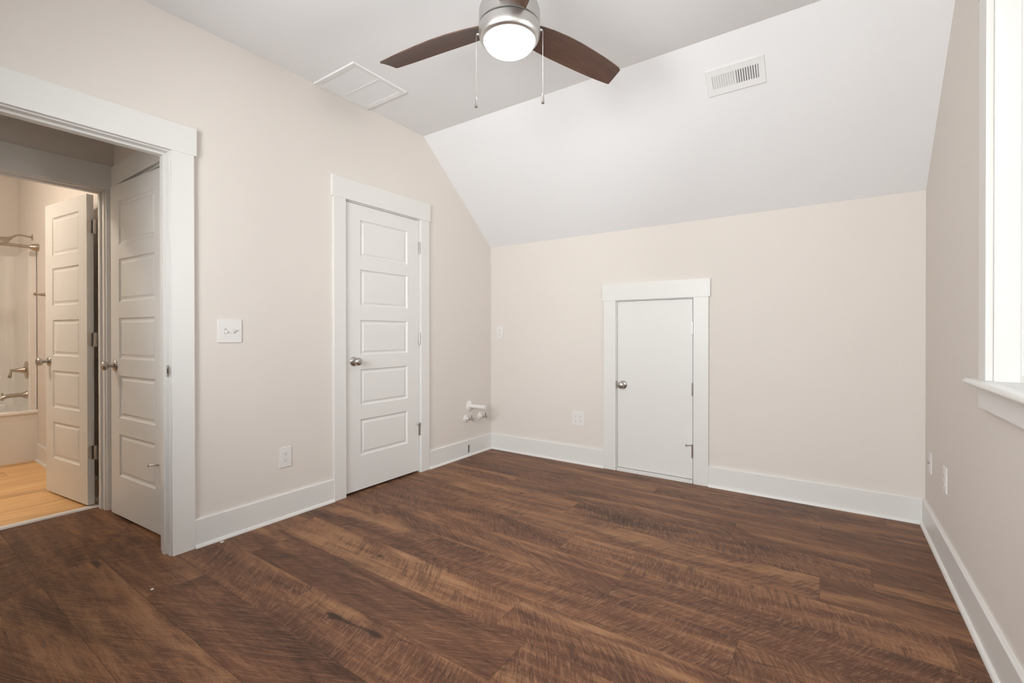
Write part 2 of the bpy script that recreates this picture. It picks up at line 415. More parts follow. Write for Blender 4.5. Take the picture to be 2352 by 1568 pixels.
# ------------------------------------------------------------------ baseboards
BH = .150
def base_run(mb, p0, p1, side, z1=BH, t=.015, lo=0, shoe=True):
    """side: 'left' face at x=0 (+x), 'back' face at y=0 (-y), 'right' at x=W (-x), 'front' y=YF (+y)"""
    prof = [(0, .0), (t, .0), (t, z1-.006), (t-.004, z1), (0, z1)]
    sh = [(t, 0), (t+.013, 0), (t+.0125, .005), (t+.010, .0105), (t+.005, .0155), (t, .018)]
    for pf in ([prof, sh] if shoe else [prof]):
        if side == 'left': mb.prism(pf, 'y', p0, p1)
        elif side == 'right': mb.prism([(W-q[0], q[1]) for q in pf], 'y', p0, p1)
        elif side == 'back': mb.prism([(-q[0], q[1]) for q in pf], 'x', p0, p1)
        elif side == 'front': mb.prism([(YF+q[0], q[1]) for q in pf], 'x', p0, p1)
mb = MB()
base_run(mb, CLO['b']+.006+CLO['cw'], NOTCH[0], 'left'); base_run(mb, NOTCH[1], 0, 'left')
mb.box(0, NOTCH[0], NOTCH[3], .015, NOTCH[1], BH); mb.box(0, NOTCH[0], 0, .015, NOTCH[1], NOTCH[2])
mb.prism([(.015, 0), (.028, 0), (.0275, .005), (.025, .0105), (.02, .0155), (.015, .018)], 'y', NOTCH[0], NOTCH[1])
base_run(mb, BED['b']+.006+BED['cw'], CLO['a']-.006-CLO['cw'], 'left')
base_run(mb, YF, BED['a']-.006-BED['cw'], 'left')
struct(mb.build('baseboard_left', M_TRIM), 'white baseboard along the left wall', 'baseboard')
mb = MB()
base_run(mb, .015, ATT['a']-.006-ATT['cw'], 'back'); base_run(mb, ATT['b']+.006+ATT['cw'], W-.015, 'back')
struct(mb.build('baseboard_back', M_TRIM), 'white baseboard along the knee wall', 'baseboard')
mb = MB(); base_run(mb, YF+.015, 0, 'right')
struct(mb.build('baseboard_right', M_TRIM), 'white baseboard along the right wall', 'baseboard')
mb = MB(); base_run(mb, 0, W, 'front')
struct(mb.build('baseboard_front', M_TRIM), 'white baseboard behind the viewer', 'baseboard')
mb = MB()
pf = [(-2.61, 0), (-2.61-.015, 0), (-2.61-.015, BH-.006), (-2.61-.011, BH), (-2.61, BH)]
mb.prism(pf, 'x', -3.02, -1.155)
mb.prism([(-2.625, 0), (-2.638, 0), (-2.636, .012), (-2.625, .018)], 'x', -3.02, -1.155)
struct(mb.build('baseboard_bathroom', M_TRIM), 'white baseboard on the bathroom wall beside the tub', 'baseboard')
# service notch sawn through the baseboard by the corner
n_ = MB(); n_.box(-.004, NOTCH[0]-.002, NOTCH[2]-.002, -.001, NOTCH[1]+.002, NOTCH[3]+.002)  # plate behind the notch, coloured dark as its shade
struct(n_.build('trim_2', M_SHADE), 'dark plate painted as the shade in the notch sawn in the corner baseboard', 'trim')
n_ = MB(); n_.box(.0151, NOTCH[0]-.040, NOTCH[2]-.002, .0178, NOTCH[0]+.001, NOTCH[3]-.001, bev=.0008)
struct(n_.build('trim_3', M_TRIM), 'loose white flap beside the notch in the corner baseboard', 'trim')

# ------------------------------------------------------------------ door kit
PZ = [(1.912, 1.652), (1.564, 1.307), (1.209, .963), (.862, .607), (.509, .255)]
def panel_face(mb, w, h, z_off, stile, y, sgn, panels):
    """one moulded face of a five panel door; y plane, sgn=+1 means recess towards +y"""
    x0, x1 = stile, w-stile
    zs = [0]+[v-z_off for p in reversed(panels) for v in (p[1], p[0])]+[h]
    # stiles
    mb.add([(0, y, 0), (x0, y, 0), (x0, y, h), (0, y, h)], [(0, 1, 2, 3)]); mb.add([(x1, y, 0), (w, y, 0), (w, y, h), (x1, y, h)], [(0, 1, 2, 3)])
    for i in range(0, len(zs)-1, 2):
        mb.add([(x0, y, zs[i]), (x1, y, zs[i]), (x1, y, zs[i+1]), (x0, y, zs[i+1])], [(0, 1, 2, 3)])
    for pt, pb in panels:
        a0, b0 = pb-z_off, pt-z_off
        rings = [(0, 0), (.004, .0055), (.010, .0085), (.018, .0085), (.030, .0035)]
        vs = []
        for ins, dp in rings:
            yy = y+sgn*dp
            vs += [(x0+ins, yy, a0+ins), (x1-ins, yy, a0+ins), (x1-ins, yy, b0-ins), (x0+ins, yy, b0-ins)]
        fs = []
        for j in range(len(rings)-1):
            for i in range(4): fs.append((j*4+i, j*4+(i+1) % 4, (j+1)*4+(i+1) % 4, (j+1)*4+i))
        n = (len(rings)-1)*4; fs.append((n, n+1, n+2, n+3)); mb.add(vs, fs)
def slab(name, w, z0, z1, parent, loc, rz=0, stile=.121, panels=PZ, t=.035):
    mb = MB(); h = z1-z0
    if panels:
        panel_face(mb, w, h, z0, stile, 0, 1, panels); panel_face(mb, w, h, z0, stile, t, -1, panels)
        mb.add([(0, 0, 0), (0, t, 0), (0, t, h), (0, 0, h)], [(0, 1, 2, 3)]); mb.add([(w, 0, 0), (w, t, 0), (w, t, h), (w, 0, h)], [(0, 1, 2, 3)])
        mb.add([(0, 0, 0), (w, 0, 0), (w, t, 0), (0, t, 0)], [(0, 1, 2, 3)]); mb.add([(0, 0, h), (w, 0, h), (w, t, h), (0, t, h)], [(0, 1, 2, 3)])
    else: mb.box(0, 0, 0, w, t, h, bev=.0015)
    me_o = mb.build(name, M_DOOR, parent, (loc[0], loc[1], z0), (0, 0, rz))
    bm = bmesh.new(); bm.from_mesh(me_o.data); bmesh.ops.remove_doubles(bm, verts=bm.verts[:], dist=1e-5); bmesh.ops.recalc_face_normals(bm, faces=bm.faces[:]); bm.to_mesh(me_o.data); bm.free()
    return me_o
def knob(parent, x, z, mat=None, back=True, t=.035):
    mat = mat or M_NICKD
    prof = [(.0325, 0), (.0325, .003), (.030, .007), (.022, .010), (.014, .013), (.0115, .018), (.0110, .030), (.0125, .034), (.019, .037), (.0245, .042),
            (.0272, .050), (.0270, .057), (.0245, .063), (.019, .0665), (.010, .0685), (.002, .069)]
    mb = MB(); mb.lathe(prof, '-y', (x, 0, z), 32)
    if back: mb.lathe(prof, 'y', (x, t, z), 32)
    return mb.build('door_knob', mat, parent)
def hinge(parent, x, z, y=-.006, leaf=None, mat=None, h=.089):
    mb = MB()
    mb.lathe([(.0035, -h/2-.004), (.0062, -h/2-.002), (.0062, h/2+.002), (.0035, h/2+.004)], 'z', (x, y, z), 16)
    for q in (-.3, -.1, .1, .3): mb.lathe([(.0066, q*h-.0008), (.0066, q*h+.0008)], 'z', (x, y, z), 16)
    mb.box(x-.0085, y-.001, z-h/2, x+.0085, .0005, z+h/2)
    return mb.build('hinge', mat or M_NICKD, parent)
def pin_stop(parent, x, z, y=-.006):
    mb = MB()
    mb.lathe([(.0085, 0), (.0085, .005)], 'z', (x, y, z), 16)
    mb.tube([(x, y-.003, z+.003), (x-.016, y-.012, z), (x-.040, y-.026, z-.001)], [.0035, .0032, .0032], 10)
    mb.lathe([(.0075, 0), (.0075, .006), (.004, .009)], '-y', (x-.041, y-.022, z-.001), 16)
    mb.tube([(x, y-.003, z+.003), (x+.014, y-.008, z+.002)], .003, 10)
    mb.lathe([(.006, 0), (.006, .005)], '-y', (x+.015, y-.004, z+.002), 12)
    return mb.build('hinge_pin_stop', M_CHROME, parent)
def frame(root, D, off, depth=.115, z0=0.0, stop_y=.037, stop_w=.034, clip_r=None, casing=True, sill=False, back_casing=False, sides=(1, 1)):
    """casing boards, head casing, jamb and stops; x relative to root"""
    a_, b_, top = D['a']-off, D['b']-off, D['top']; rv = .006; ct = .019; cw = D['cw']; o = .012
    for s in (-1, 1):
        if not sides[0 if s < 0 else 1]: continue
        mb = MB(); e = a_-rv if s < 0 else b_+rv
        x0, x1 = (e-cw, e) if s < 0 else (e, e+cw)
        mb.box(x0, -ct, 0, x1, 0, top+rv, bev=.0015); mb.build('side_casing', M_TRIM, root)
    x0, x1 = a_-rv-D.get('cwl', cw)-o, b_+rv+cw+o
    if clip_r is not None: x1 = clip_r-off
    mb = MB(); mb.box(x0, -ct-.002, top+rv, x1, 0, top+rv+D['hh'], bev=.0015); mb.build('head_casing', M_TRIM, root)
    mb = MB()
    mb.box(a_-JT+.0005, 0, 0, a_, depth, top); mb.box(b_, 0, 0, b_+JT-.0005, depth, top); mb.box(a_-JT+.0005, 0, top, b_+JT-.0005, depth, top+JT-.0005)
    mb.build('jamb', M_TRIM, root)
    mb = MB(); sy = stop_y
    mb.box(a_, sy, 0, a_+.011, sy+stop_w, top, bev=.001); mb.box(b_-.011, sy, 0, b_, sy+stop_w, top, bev=.001); mb.box(a_+.011, sy, top-.011, b_-.011, sy+stop_w, top, bev=.001)
    mb.build('door_stop_strip', M_TRIM, root)
    if back_casing:
        mb = MB()
        for (p, q) in ((a_-rv-.08, a_-rv), (b_+rv, b_+rv+.08)): mb.box(p, depth, 0, q, depth+.016, top+rv)
        mb.box(a_-.09, depth, top+rv, b_+.09, depth+.016, top+rv+.11)
        mb.build('rear_casing', M_TRIM, root)

# closet door (left wall)
d = empty('door_1', (0, CLO['a'], 0), R(90)); struct(d, 'closed white five panel closet door with satin nickel knob', 'door')
frame(d, CLO, CLO['a'])
w = CLO['b']-CLO['a']-.006
lf = slab('door_leaf', w, .016, CLO['top']-.004, d, (.003, .0))
knob(lf, .064, .921-.016, back=False)
for z in (1.802, 1.075, .345): hinge(lf, w+.0015, z-.016)
pin_stop(lf, w+.0015, .396-.016)
# attic access door (knee wall)
d = empty('door_2', (ATT['a'], 0, 0)); struct(d, 'small flat white attic access door in the knee wall', 'door')
frame(d, ATT, ATT['a'])
w = ATT['b']-ATT['a']-.006
lf = slab('door_leaf', w, .030, ATT['top']-.004, d, (.003, .0), panels=None)
knob(lf, .048, .700-.030, back=False)
for z in (1.152, .697, .235): hinge(lf, w+.0015, z-.030)
pin_stop(lf, w+.0015, .284-.030)
mb = MB(); mb.box(0, -.016, 0, ATT['b']-ATT['a'], .03, .026, bev=.0015); mb.build('sill', M_TRIM, d)
mb = MB(); mb.box(-.0065, -.0212, .670, .0015, .0015, .727, bev=.0008); mb.build('latch_plate', M_NICKD, d)
# bedroom doorway
d = empty('door_3', (0, BED['a'], 0), R(90)); struct(d, 'open bedroom doorway with wide white casing at the left', 'door')
frame(d, BED, BED['a'], stop_y=.037, back_casing=True)
mb = MB(); xx = BED['b']-BED['a']
mb.box(xx-.0012, -.001, .897, xx+.0004, .030, .955); mb.box(xx-.0012, -.0035, .905, xx+.005, .0015, .947, bev=.001)
m2 = MB(); m2.box(xx-.0016, .010, .914, xx-.0008, .022, .938)
sp = mb.build('strike_plate', M_NICKD, d); m2.build('latch_hole', M_SHADE, sp)
# bathroom doorway and leaf
BAT['cwl'] = .09
d = empty('door_4', (-1.04, BAT['a'], 0), R(90)); struct(d, 'bathroom doorway across the hall with its white door swung inward', 'door')
frame(d, BAT, BAT['a'], stop_y=.045, stop_w=.034, clip_r=-2.601, back_casing=False)
wl = .640; ang = R(6.8)
cx, cy = -1.186, -2.700        # hinge-side front corner in world
lx, ly = cx-wl*math.cos(ang), cy-wl*math.sin(ang)
# world -> root local (root rotated +90): local = (y-a, -(x+1.04))
lf = slab('door_leaf', wl, .016, 2.008, d, (ly-BAT['a'], -(lx+1.04)), ang-R(90), stile=.115)
knob(lf, .060, .922-.016, M_NICKD)
for z in (1.806, 1.077, .350):
    mb = MB(); zz = z-.016; hh = .089
    # leaf plate with rounded outer corners let into the hinge edge
    poly = [(.003, zz-hh/2+.012), (.006, zz-hh/2+.004), (.013, zz-hh/2), (.037, zz-hh/2), (.037, zz+hh/2), (.013, zz+hh/2), (.006, zz+hh/2-.004), (.003, zz+hh/2-.012)]
    mb.prism(poly, 'x', wl-.001, wl+.0022)
    mb.prism([(.026, zz-hh/2), (.062, zz-hh/2), (.062, zz+hh/2), (.026, zz+hh/2)], 'x', wl+.016, wl+.018)
    for q in range(5): mb.lathe([(.0068, zz-hh/2+q*hh/5+.0006), (.0068, zz-hh/2+(q+1)*hh/5-.0006)], 'z', (wl+.009, .041, 0), 14)
    mb.lathe([(.004, zz-hh/2-.003), (.004, zz+hh/2+.003)], 'z', (wl+.009, .041, 0), 12)
    for sz in (-.028, 0, .028): mb.lathe([(.0035, 0), (.002, .0012)], 'x', (wl+.0022, .016+(.008 if sz == 0 else 0), zz+sz), 10)
    mb.build('hinge', M_NICKD, lf)
# hall end door, slightly ajar
HAL_W = HAL['b']-HAL['a']-.006
d = empty('door_5', (HAL['a'], -2.60, 0)); struct(d, 'white five panel hall door standing slightly ajar', 'door')
frame(d, HAL, HAL['a'])
th = R(3.7)
lf = slab('door_leaf', HAL_W, .016, 2.017, d, (HAL['b']-HAL['a']-.003-HAL_W*math.cos(th), -.001-HAL_W*math.sin(th)), th, stile=.118)
knob(lf, .062, .921-.016, M_NICKD)
for z in (1.802, 1.075, .345): hinge(lf, HAL_W+.002, z-.016)
pin_stop(lf, HAL_W-.075, .396-.016)

# ------------------------------------------------------------------ windows
def window(name, loc, rz, wid, z0, z1, label, depth=.12, screen=False):
    root = empty(name, (loc[0], loc[1], 0), rz); struct(root, label, 'window')
    ct = .019; cw = .089; rv = .0
    for s in (0, 1):
        mb = MB(); x0 = -cw if s == 0 else wid
        mb.box(x0, -ct, z0+.0, x0+cw, 0, z1, bev=.0015); mb.build('side_casing', M_TRIM, root)
    mb = MB(); mb.box(-cw-.012, -ct-.002, z1, wid+cw+.012, 0, z1+.14, bev=.0015); mb.build('head_casing', M_TRIM, root)
    mb = MB()   # stool with rounded nose and horns
    pts = [(-.055, z0-.010), (-.052, z0-.004), (-.046, z0), (.0, z0), (.0, z0-.022), (-.046, z0-.022), (-.052, z0-.019), (-.055, z0-.014)]
    mb.prism(pts, 'x', -cw-.030, wid+cw+.030); mb.prism([(-.001, z0), (.060, z0), (.060, z0-.022), (-.001, z0-.022)], 'x', .0005, wid-.0005)
    mb.build('window_stool', M_TRIM, root)
    mb = MB(); mb.prism([(-.019, z0-.022), (0, z0-.022), (0, z0-.100), (-.019, z0-.100)], 'x', -cw, wid+cw); mb.build('apron', M_TRIM, root)
    mb = MB()   # jamb extension
    t = .012
    mb.box(0.0005, 0, z0, t, depth-.055, z1-.0005); mb.box(wid-t, 0, z0, wid-.0005, depth-.055, z1-.0005); mb.box(t, 0, z1-t, wid-t, depth-.055, z1-.0005)
    mb.build('jamb', M_TRIM, root)
    mb = MB(); y0, y1 = .061, depth+.005; f = .030
    mb.box(.0005, y0, z0-.0295, f, y1, z1-.0005); mb.box(wid-f, y0, z0-.0295, wid-.0005, y1, z1-.0005)
    mb.box(f, y0, z0-.0295, wid-f, y1, z0+.022); mb.box(f, y0, z1-f, wid-f, y1, z1-.0005)
    mb.box(f-.002, .088, z0, f+.006, .094, z1-f); mb.box(wid-f-.006, .088, z0, wid-f+.002, .094, z1-f)
    mb.build('window_frame', M_WINV, root)
    if screen:
        mb = MB(); mb.add([(.001, depth+.003, z0-.02), (wid-.001, depth+.003, z0-.02), (wid-.001, depth+.003, z1-.001), (.001, depth+.003, z1-.001)], [(0, 1, 2, 3)])
        mb.build('dimming_screen', M_SCREEN, root)  # added sheet that dims daylight through this window
    zm = (z0+z1)/2+.02
    for nme, ya, yb, za, zb in (('lower_sash', .064, .087, z0+.022, zm+.02), ('upper_sash', .095, .118, zm-.02, z1-f)):
        s_ = .042; xa, xb = f+.001, wid-f-.001
        mb = MB(); mb.box(xa, ya, za, xa+s_, yb, zb, bev=.002); mb.box(xb-s_, ya, za, xb, yb, zb, bev=.002)
        mb.box(xa+s_-.002, ya, za, xb-s_+.002, yb, za+.045, bev=.002); mb.box(xa+s_-.002, ya, zb-.038, xb-s_+.002, yb, zb, bev=.002)
        sash = mb.build(nme, M_WINV, root)
        mb = MB(); mb.box(xa+s_-.003, (ya+yb)/2-.002, za+.040, xb-s_+.003, (ya+yb)/2+.002, zb-.034); mb.build('pane', M_GLASS, sash)
        if nme == 'lower_sash':
            mb = MB(); mb.box(wid/2-.03, ya-.012, zb-.004, wid/2+.03, ya+.016, zb+.010, bev=.003); mb.build('sash_lock', M_WINV, sash)
    return root
window('window_1', (W, WR[2]), R(-90), WR[2]-WR[1], WR[3], WR[4], 'bright white framed sash window at the right edge', screen=True)
window('window_added_1', (WINDOWS[1][2], YF), R(180), WINDOWS[1][2]-WINDOWS[1][1], WINDOWS[1][3], WINDOWS[1][4], 'white sash window added unseen behind the viewer for light, farther from the right wall')
window('window_added_2', (WINDOWS[2][2], YF), R(180), WINDOWS[2][2]-WINDOWS[2][1], WINDOWS[2][3], WINDOWS[2][4], 'white sash window added unseen behind the viewer for light, nearer the right wall')

# ------------------------------------------------------------------ ceiling fan
FX, FY = 1.5926, -1.9625
fan = empty('ceiling_fan', (FX, FY, H)); tag(fan, 'three blade brushed nickel ceiling fan with dark walnut blades and lit dome', 'ceiling fan')
def zc(z): return z-H
mb = MB(); mb.lathe([(.070, 0), (.070, -.010), (.062, -.030), (.045, -.050), (.022, -.060), (.014, -.062)], 'z', (0, 0, 0), 40)
mb.lathe([(.0135, -.06), (.0135, zc(2.53))], 'z', (0, 0, 0), 20)
mb.build('canopy', M_NICK, fan)
mb = MB()
mb.lathe([(.030, zc(2.545)), (.060, zc(2.540)), (.092, zc(2.532)), (.112, zc(2.518)), (.125, zc(2.500)), (.131, zc(2.480)), (.131, zc(2.4235)), (.128, zc(2.4215)), (.10, zc(2.4215))], 'z', (0, 0, 0), 72)
mb.build('motor_housing', M_NICK, fan)
mb = MB(); mb.lathe([(.120, zc(2.426)), (.120, zc(2.412))], 'z', (0, 0, 0), 48); mb.build('seam_gap', M_SHADE, fan)
mb = MB()
mb.lathe([(.100, zc(2.417)), (.128, zc(2.417)), (.131, zc(2.4145)), (.131, zc(2.392)), (.1292, zc(2.378)), (.124, zc(2.367)), (.117, zc(2.3605)), (.111, zc(2.3585)), (.1095, zc(2.361)), (.1095, zc(2.375))], 'z', (0, 0, 0), 72)
mb.build('light_ring', M_NICK, fan)
mb = MB()
prof = [(.1090, zc(2.368))]
for i in range(1, 13):
    t = i/12*math.pi/2; prof.append((.1090*math.cos(t)+.0004, zc(2.364)-.060*math.sin(t)))
mb.lathe(prof, 'z', (0, 0, 0), 64); mb.build('glass_dome', M_BULB, fan)
# blades
def blade_mesh():
    st = [(.118, .054, .0), (.15, .060, .0), (.20, .067, .0), (.28, .0715, 0), (.36, .0715, 0), (.44, .069, 0), (.52, .065, 0), (.58, .060, 0), (.625, .055, 0), (.640, .0525, 0), (.650, .048, 0)]
    mb = MB(); vs = []; fs = []; nc = 9
    for x, hw, _ in st:
        zz = .016-.018*max(0, (x-.30)/.35)**1.3
        for q in range(nc):
            s = -1+2*q/(nc-1); y = s*hw
            xe = x+(.010*(s)+.004*(1-s*s) if x > .63 else 0)
            vs.append((xe, y, zz-.004*s*s))
    n = len(vs)
    vs += [(x, y, z+.0055) for x, y, z in vs]
    for i in range(len(st)-1):
        for q in range(nc-1):
            A = i*nc+q; fs.append((A, A+1, A+nc+1, A+nc)); fs.append((n+A, n+A+nc, n+A+nc+1, n+A+1))
        for q in (0, nc-1): A = i*nc+q; fs.append((A, A+nc, n+A+nc, n+A))
    for i in (0, len(st)-1):
        for q in range(nc-1): A = i*nc+q; fs.append((A, A+1, n+A+1, n+A))
    mb.add(vs, fs, True); return mb
bl = blade_mesh().build('blade', M_BLADE, fan)
for i, ang_ in enumerate((190, 70, 310)):
    o = bl if i == 0 else copy_tree(bl, fan)
    o.location = (0, 0, zc(2.42)); o.rotation_euler = (R(-12), 0, R(ang_))
# pull chains: hang straight down from little spouts on the light ring
def chain(angd, z0, ln):
    a_ = R(angd); c_, s_ = math.cos(a_), math.sin(a_)
    mb = MB(); T = Matrix.Rotation(a_, 4, 'Z')
    mb.lathe([(.0055, .126), (.0055, .138), (.0042, .1385), (.0042, .141)], 'x', (0, 0, z0), 14, T)
    f_ = mb.build('chain_spout', M_NICK, fan)
    mb = MB(); x, y = c_*.1425, s_*.1425
    n = int(ln/.0042)
    for i in range(n):
        zq = z0-.004-i*.0042; mb.lathe([(.0004, .0012), (.0010, .0007), (.0012, 0), (.0010, -.0007), (.0004, -.0012)], 'z', (x, y, zq), 6)
    mb.tube([(x, y, z0-.002), (x, y, z0-ln)], .0006, 6)
    pc = mb.build('pull_chain', M_CHROME, fan)
    mb = MB(); zb = z0-ln
    mb.lathe([(.0010, 0), (.0030, -.003), (.0042, -.012), (.0056, -.030), (.0056, -.036)], 'z', (x, y, zb), 16)
    pd = mb.build('pull_pendant', M_NICK, pc)
    mb = MB(); mb.lathe([(.0066, -.0361), (.0066, -.044), (.004, -.046)], 'z', (x, y, zb), 16); mb.build('pendant_tip', M_NICKD, pd)
# directions seen from the camera: silhouette sides of the ring
chain(190+22, zc(2.394), .268)
chain(190+22-182, zc(2.401), .267)

# ------------------------------------------------------------------ ceiling grilles
g = empty('return_air_grille', (.2065, -1.665, H)); tag(g, 'square white louvered return air grille on the flat ceiling', 'vent')
mb = MB(); X, Y = .2055, .209
def ring(mb, X, Y, X2, Y2, z0, z1, zi):
    o = [(-X, -Y), (X, -Y), (X, Y), (-X, Y)]; i_ = [(-X2, -Y2), (X2, -Y2), (X2, Y2), (-X2, Y2)]
    vs = [(x, y, z1) for x, y in o]+[(x*.985, y*.985, z0) for x, y in o]+[(x, y, zi) for x, y in i_]+[(x, y, z1) for x, y in i_]
    fs = []
    for k in range(4):
        l = (k+1) % 4
        fs += [(k, l, 4+l, 4+k), (4+k, 4+l, 8+l, 8+k), (8+k, 8+l, 12+l, 12+k)]
    mb.add(vs, fs)
ring(mb, X, Y, .172, .175, -.010, -.0005, -.007)
mb.box(-.172, -.005, -.007, .172, .005, -.003)
mb.build('grille_frame', M_VENT, g)
for s in (-1, 1):
    mb = MB(); y0, y1 = (-.175, -.005) if s < 0 else (.005, .175); n = 27
    for i in range(n):
        x = -.168+.336*i/(n-1)
        mb.add([(x-.0040, y0, -.0062), (x-.0040, y1, -.0062), (x+.0030, y1, -.0022), (x+.0030, y0, -.0022)], [(0, 1, 2, 3)])
    mb.build('louver_bank', M_VENT, g)
mb = MB(); mb.box(-.172, -.175, -.0009, .172, .175, -.0003); mb.build('shade_backing', M_GRID, g)
# supply register on the slope
sl = math.atan2(H-K, -YB)
yc_, zc_ = -.7185, 0
cz = K+(0-yc_)*(H-K)/(-YB)
rg = empty('supply_register', (2.277, yc_, cz), rot=(-sl, 0, 0))   # local x along wall, local y up-slope reversed, -z into the room
tag(rg, 'white rectangular supply air register on the sloped ceiling', 'vent')
mb = MB(); ring(mb, .151, .0745, .118, .037, -.007, -.0005, -.0055); mb.box(-.006, -.037, -.0060, .006, .037, -.004)
for sx in (-1, 1): mb.lathe([(.0035, 0), (.002, .001)], 'z', (sx*.134, 0, -.0075), 12)
mb.build('register_frame', M_VENT, rg)
for s in (-1, 1):
    mb = MB(); n = 9
    for i in range(n):
        x = s*(.014+.0975*i/(n-1)); k = .0047 if s < 0 else .0036
        if s < 0: mb.prism([(x-k, -.0058), (x-k+.001, -.0062), (x+k+.001, -.0022), (x+k, -.0018)], 'y', -.037, .037)
        else: mb.prism([(x+k, -.0058), (x+k-.001, -.0062), (x-k-.001, -.0022), (x-k, -.0018)], 'y', -.037, .037)
    mb.build('vane_bank', M_VENT, rg)
mb = MB(); mb.box(-.118, -.037, -.0014, .118, .037, -.0006); mb.build('duct_shade_plate', M_VENTD, rg)

# ------------------------------------------------------------------ switch and outlets
def plate_mesh(w, h, t=.006): return MB().box(-w/2, -t, -h/2, w/2, 0, h/2, bev=.0022)
def duplex(root, cx=0.0):
    for s in (1, -1):
        mb = MB(); zc2 = s*.0195; pts = []
        for i in range(24):
            t_ = 2*math.pi*i/24; pts.append((cx+.0168*max(-.93, min(.93, math.cos(t_)*1.05)), zc2+.0142*max(-.86, min(.86, math.sin(t_)*1.1))))
        mb.prism(pts, 'y', -.0078, -.0055); rc = mb.build('receptacle', M_PLATE, root)
        m2 = MB(); m2.box(cx-.0076, -.0081, zc2-.0005, cx-.0054, -.0075, zc2+.0085); m2.box(cx+.0054, -.0081, zc2+.0005, cx+.0072, -.0075, zc2+.0075)
        m2.lathe([(.0026, 0), (.0026, .0006)], '-y', (cx, -.0075, zc2-.0062), 12); m2.build('socket_slots', M_SLOT, rc)
    MB().lathe([(.0028, 0), (.0018, .001)], '-y', (cx, -.006, 0), 12).build('screw', M_PLATE, root)
def outlet(name, loc, rz, label, cat='outlet', gang=1):
    r_ = empty(name, loc, rz); tag(r_, label, cat)
    wd_ = .076 if gang == 1 else .122
    plate_mesh(wd_, .122).build('wall_plate', M_PLATE, r_)
    if gang == 1: duplex(r_)
    else: duplex(r_, -.023); duplex(r_, .023)
    return r_
outlet('wall_outlet', (0, -2.0635, .366), R(90), 'white two socket outlet between the doorway and closet door')
outlet('wall_outlet', (.942, 0, .383), 0, 'square white four socket outlet left of the attic door', gang=2)
outlet('wall_outlet', (.109, 0, 1.123), 0, 'white outlet high on the knee wall by the corner')
outlet('wall_outlet', (W, -.588, .412), R(-90), 'white outlet low on the right wall under the window')
# cable plate nearest the right corner
r_ = empty('cable_plate', (W, -.185, .402), R(-90)); tag(r_, 'white wall plate with a dark jack nearest the right corner', 'wall plate')
plate_mesh(.072, .118).build('wall_plate', M_PLATE, r_)
MB().lathe([(.0055, 0), (.0055, .010), (.003, .0105)], '-y', (0, -.005, 0), 14).build('cable_jack', M_NICKD, r_)
# double toggle switch
s_ = empty('light_switch', (0, -2.3755, 1.128), R(90)); tag(s_, 'white double toggle switch plate beside the doorway', 'light switch')
plate_mesh(.124, .126).build('wall_plate', M_PLATE, s_)
for i, cx_ in enumerate((-.023, .023)):
    mb = MB(); mb.box(cx_-.0058, -.0068, -.0125, cx_+.0058, -.0055, .0125); b_ = mb.build('toggle_slot', M_GRID, s_)
    up_ = -1 if i == 0 else 1
    mb = MB(); vs = [(cx_-.0045, -.006, -.008), (cx_+.0045, -.006, -.008), (cx_+.0045, -.006, .008), (cx_-.0045, -.006, .008)]
    vs += [(cx_-.0038, -.018, up_*.0085-.0035), (cx_+.0038, -.018, up_*.0085-.0035), (cx_+.0038, -.018, up_*.0085+.0035), (cx_-.0038, -.018, up_*.0085+.0035)]
    mb.add(vs, [(0, 1, 2, 3), (4, 5, 6, 7), (0, 1, 5, 4), (1, 2, 6, 5), (2, 3, 7, 6), (3, 0, 4, 7)]); mb.build('toggle', M_PLATE, s_)
    for zz in (-.030, .030): MB().lathe([(.0030, 0), (.0016, .001)], '-y', (cx_, -.006, zz), 12).build('screw', M_VENT, s_)

# ------------------------------------------------------------------ plumbing stubs on the left wall
p_ = empty('drain_pipe', (0, -.322, .450)); tag(p_, 'white plastic drain pipe stub poking out above two valves', 'pipe')
MB().lathe([(.050, .0), (.048, .004), (.036, .010), (.024, .014), (.0205, .016)], 'x', (0, 0, 0), 40).build('escutcheon', M_PVC, p_)
MB().lathe([(.0190, 0), (.0190, .150)], 'x', (0, 0, 0), 32).build('pipe', M_PVC, p_)
MB().lathe([(.0190, .150), (.0215, .151), (.0215, .180), (.018, .182)], 'x', (0, 0, 0), 32).build('test_cap', M_PVC, p_)
def valve(loc, label, tilt):
    v_ = empty('stop_valve', loc); tag(v_, label, 'valve')
    MB().lathe([(.034, 0), (.033, .004), (.024, .010), (.012, .014), (.0090, .016)], 'x', (0, 0, 0), 32).build('escutcheon', M_PVC, v_)
    MB().lathe([(.0080, 0), (.0080, .040)], 'x', (0, 0, 0), 16).build('supply_pipe', M_PVC, v_)
    mb = MB(); mb.lathe([(.0105, .040), (.0125, .041), (.0125, .051), (.0085, .053), (.0085, .060), (.0115, .062), (.0115, .078), (.006, .080)], 'x', (0, 0, 0), 18)
    mb.lathe([(.0065, 0), (.0065, .026), (.0085, .026), (.0085, .034)], 'z', (.069, 0, 0), 14)
    mb.build('valve_body', M_CHROME, v_)
    mb = MB(); mb.lathe([(.0045, .080), (.0045, .092)], 'x', (0, 0, 0), 12)
    T = Matrix.Rotation(tilt, 4, 'X')
    pts = [(.016*math.cos(2*math.pi*i/24)*1.25, .010*math.sin(2*math.pi*i/24)) for i in range(24)]
    mb.prism([(q[0], q[1]) for q in pts], 'x', .090, .096, T); mb.build('valve_handle', M_CHROME, v_)
valve((0, -.378, .344), 'chrome stop valve with white escutcheon, left of the pair below the drain', R(60))
valve((0, -.176, .336), 'chrome stop valve with white escutcheon nearest the room corner', R(95))

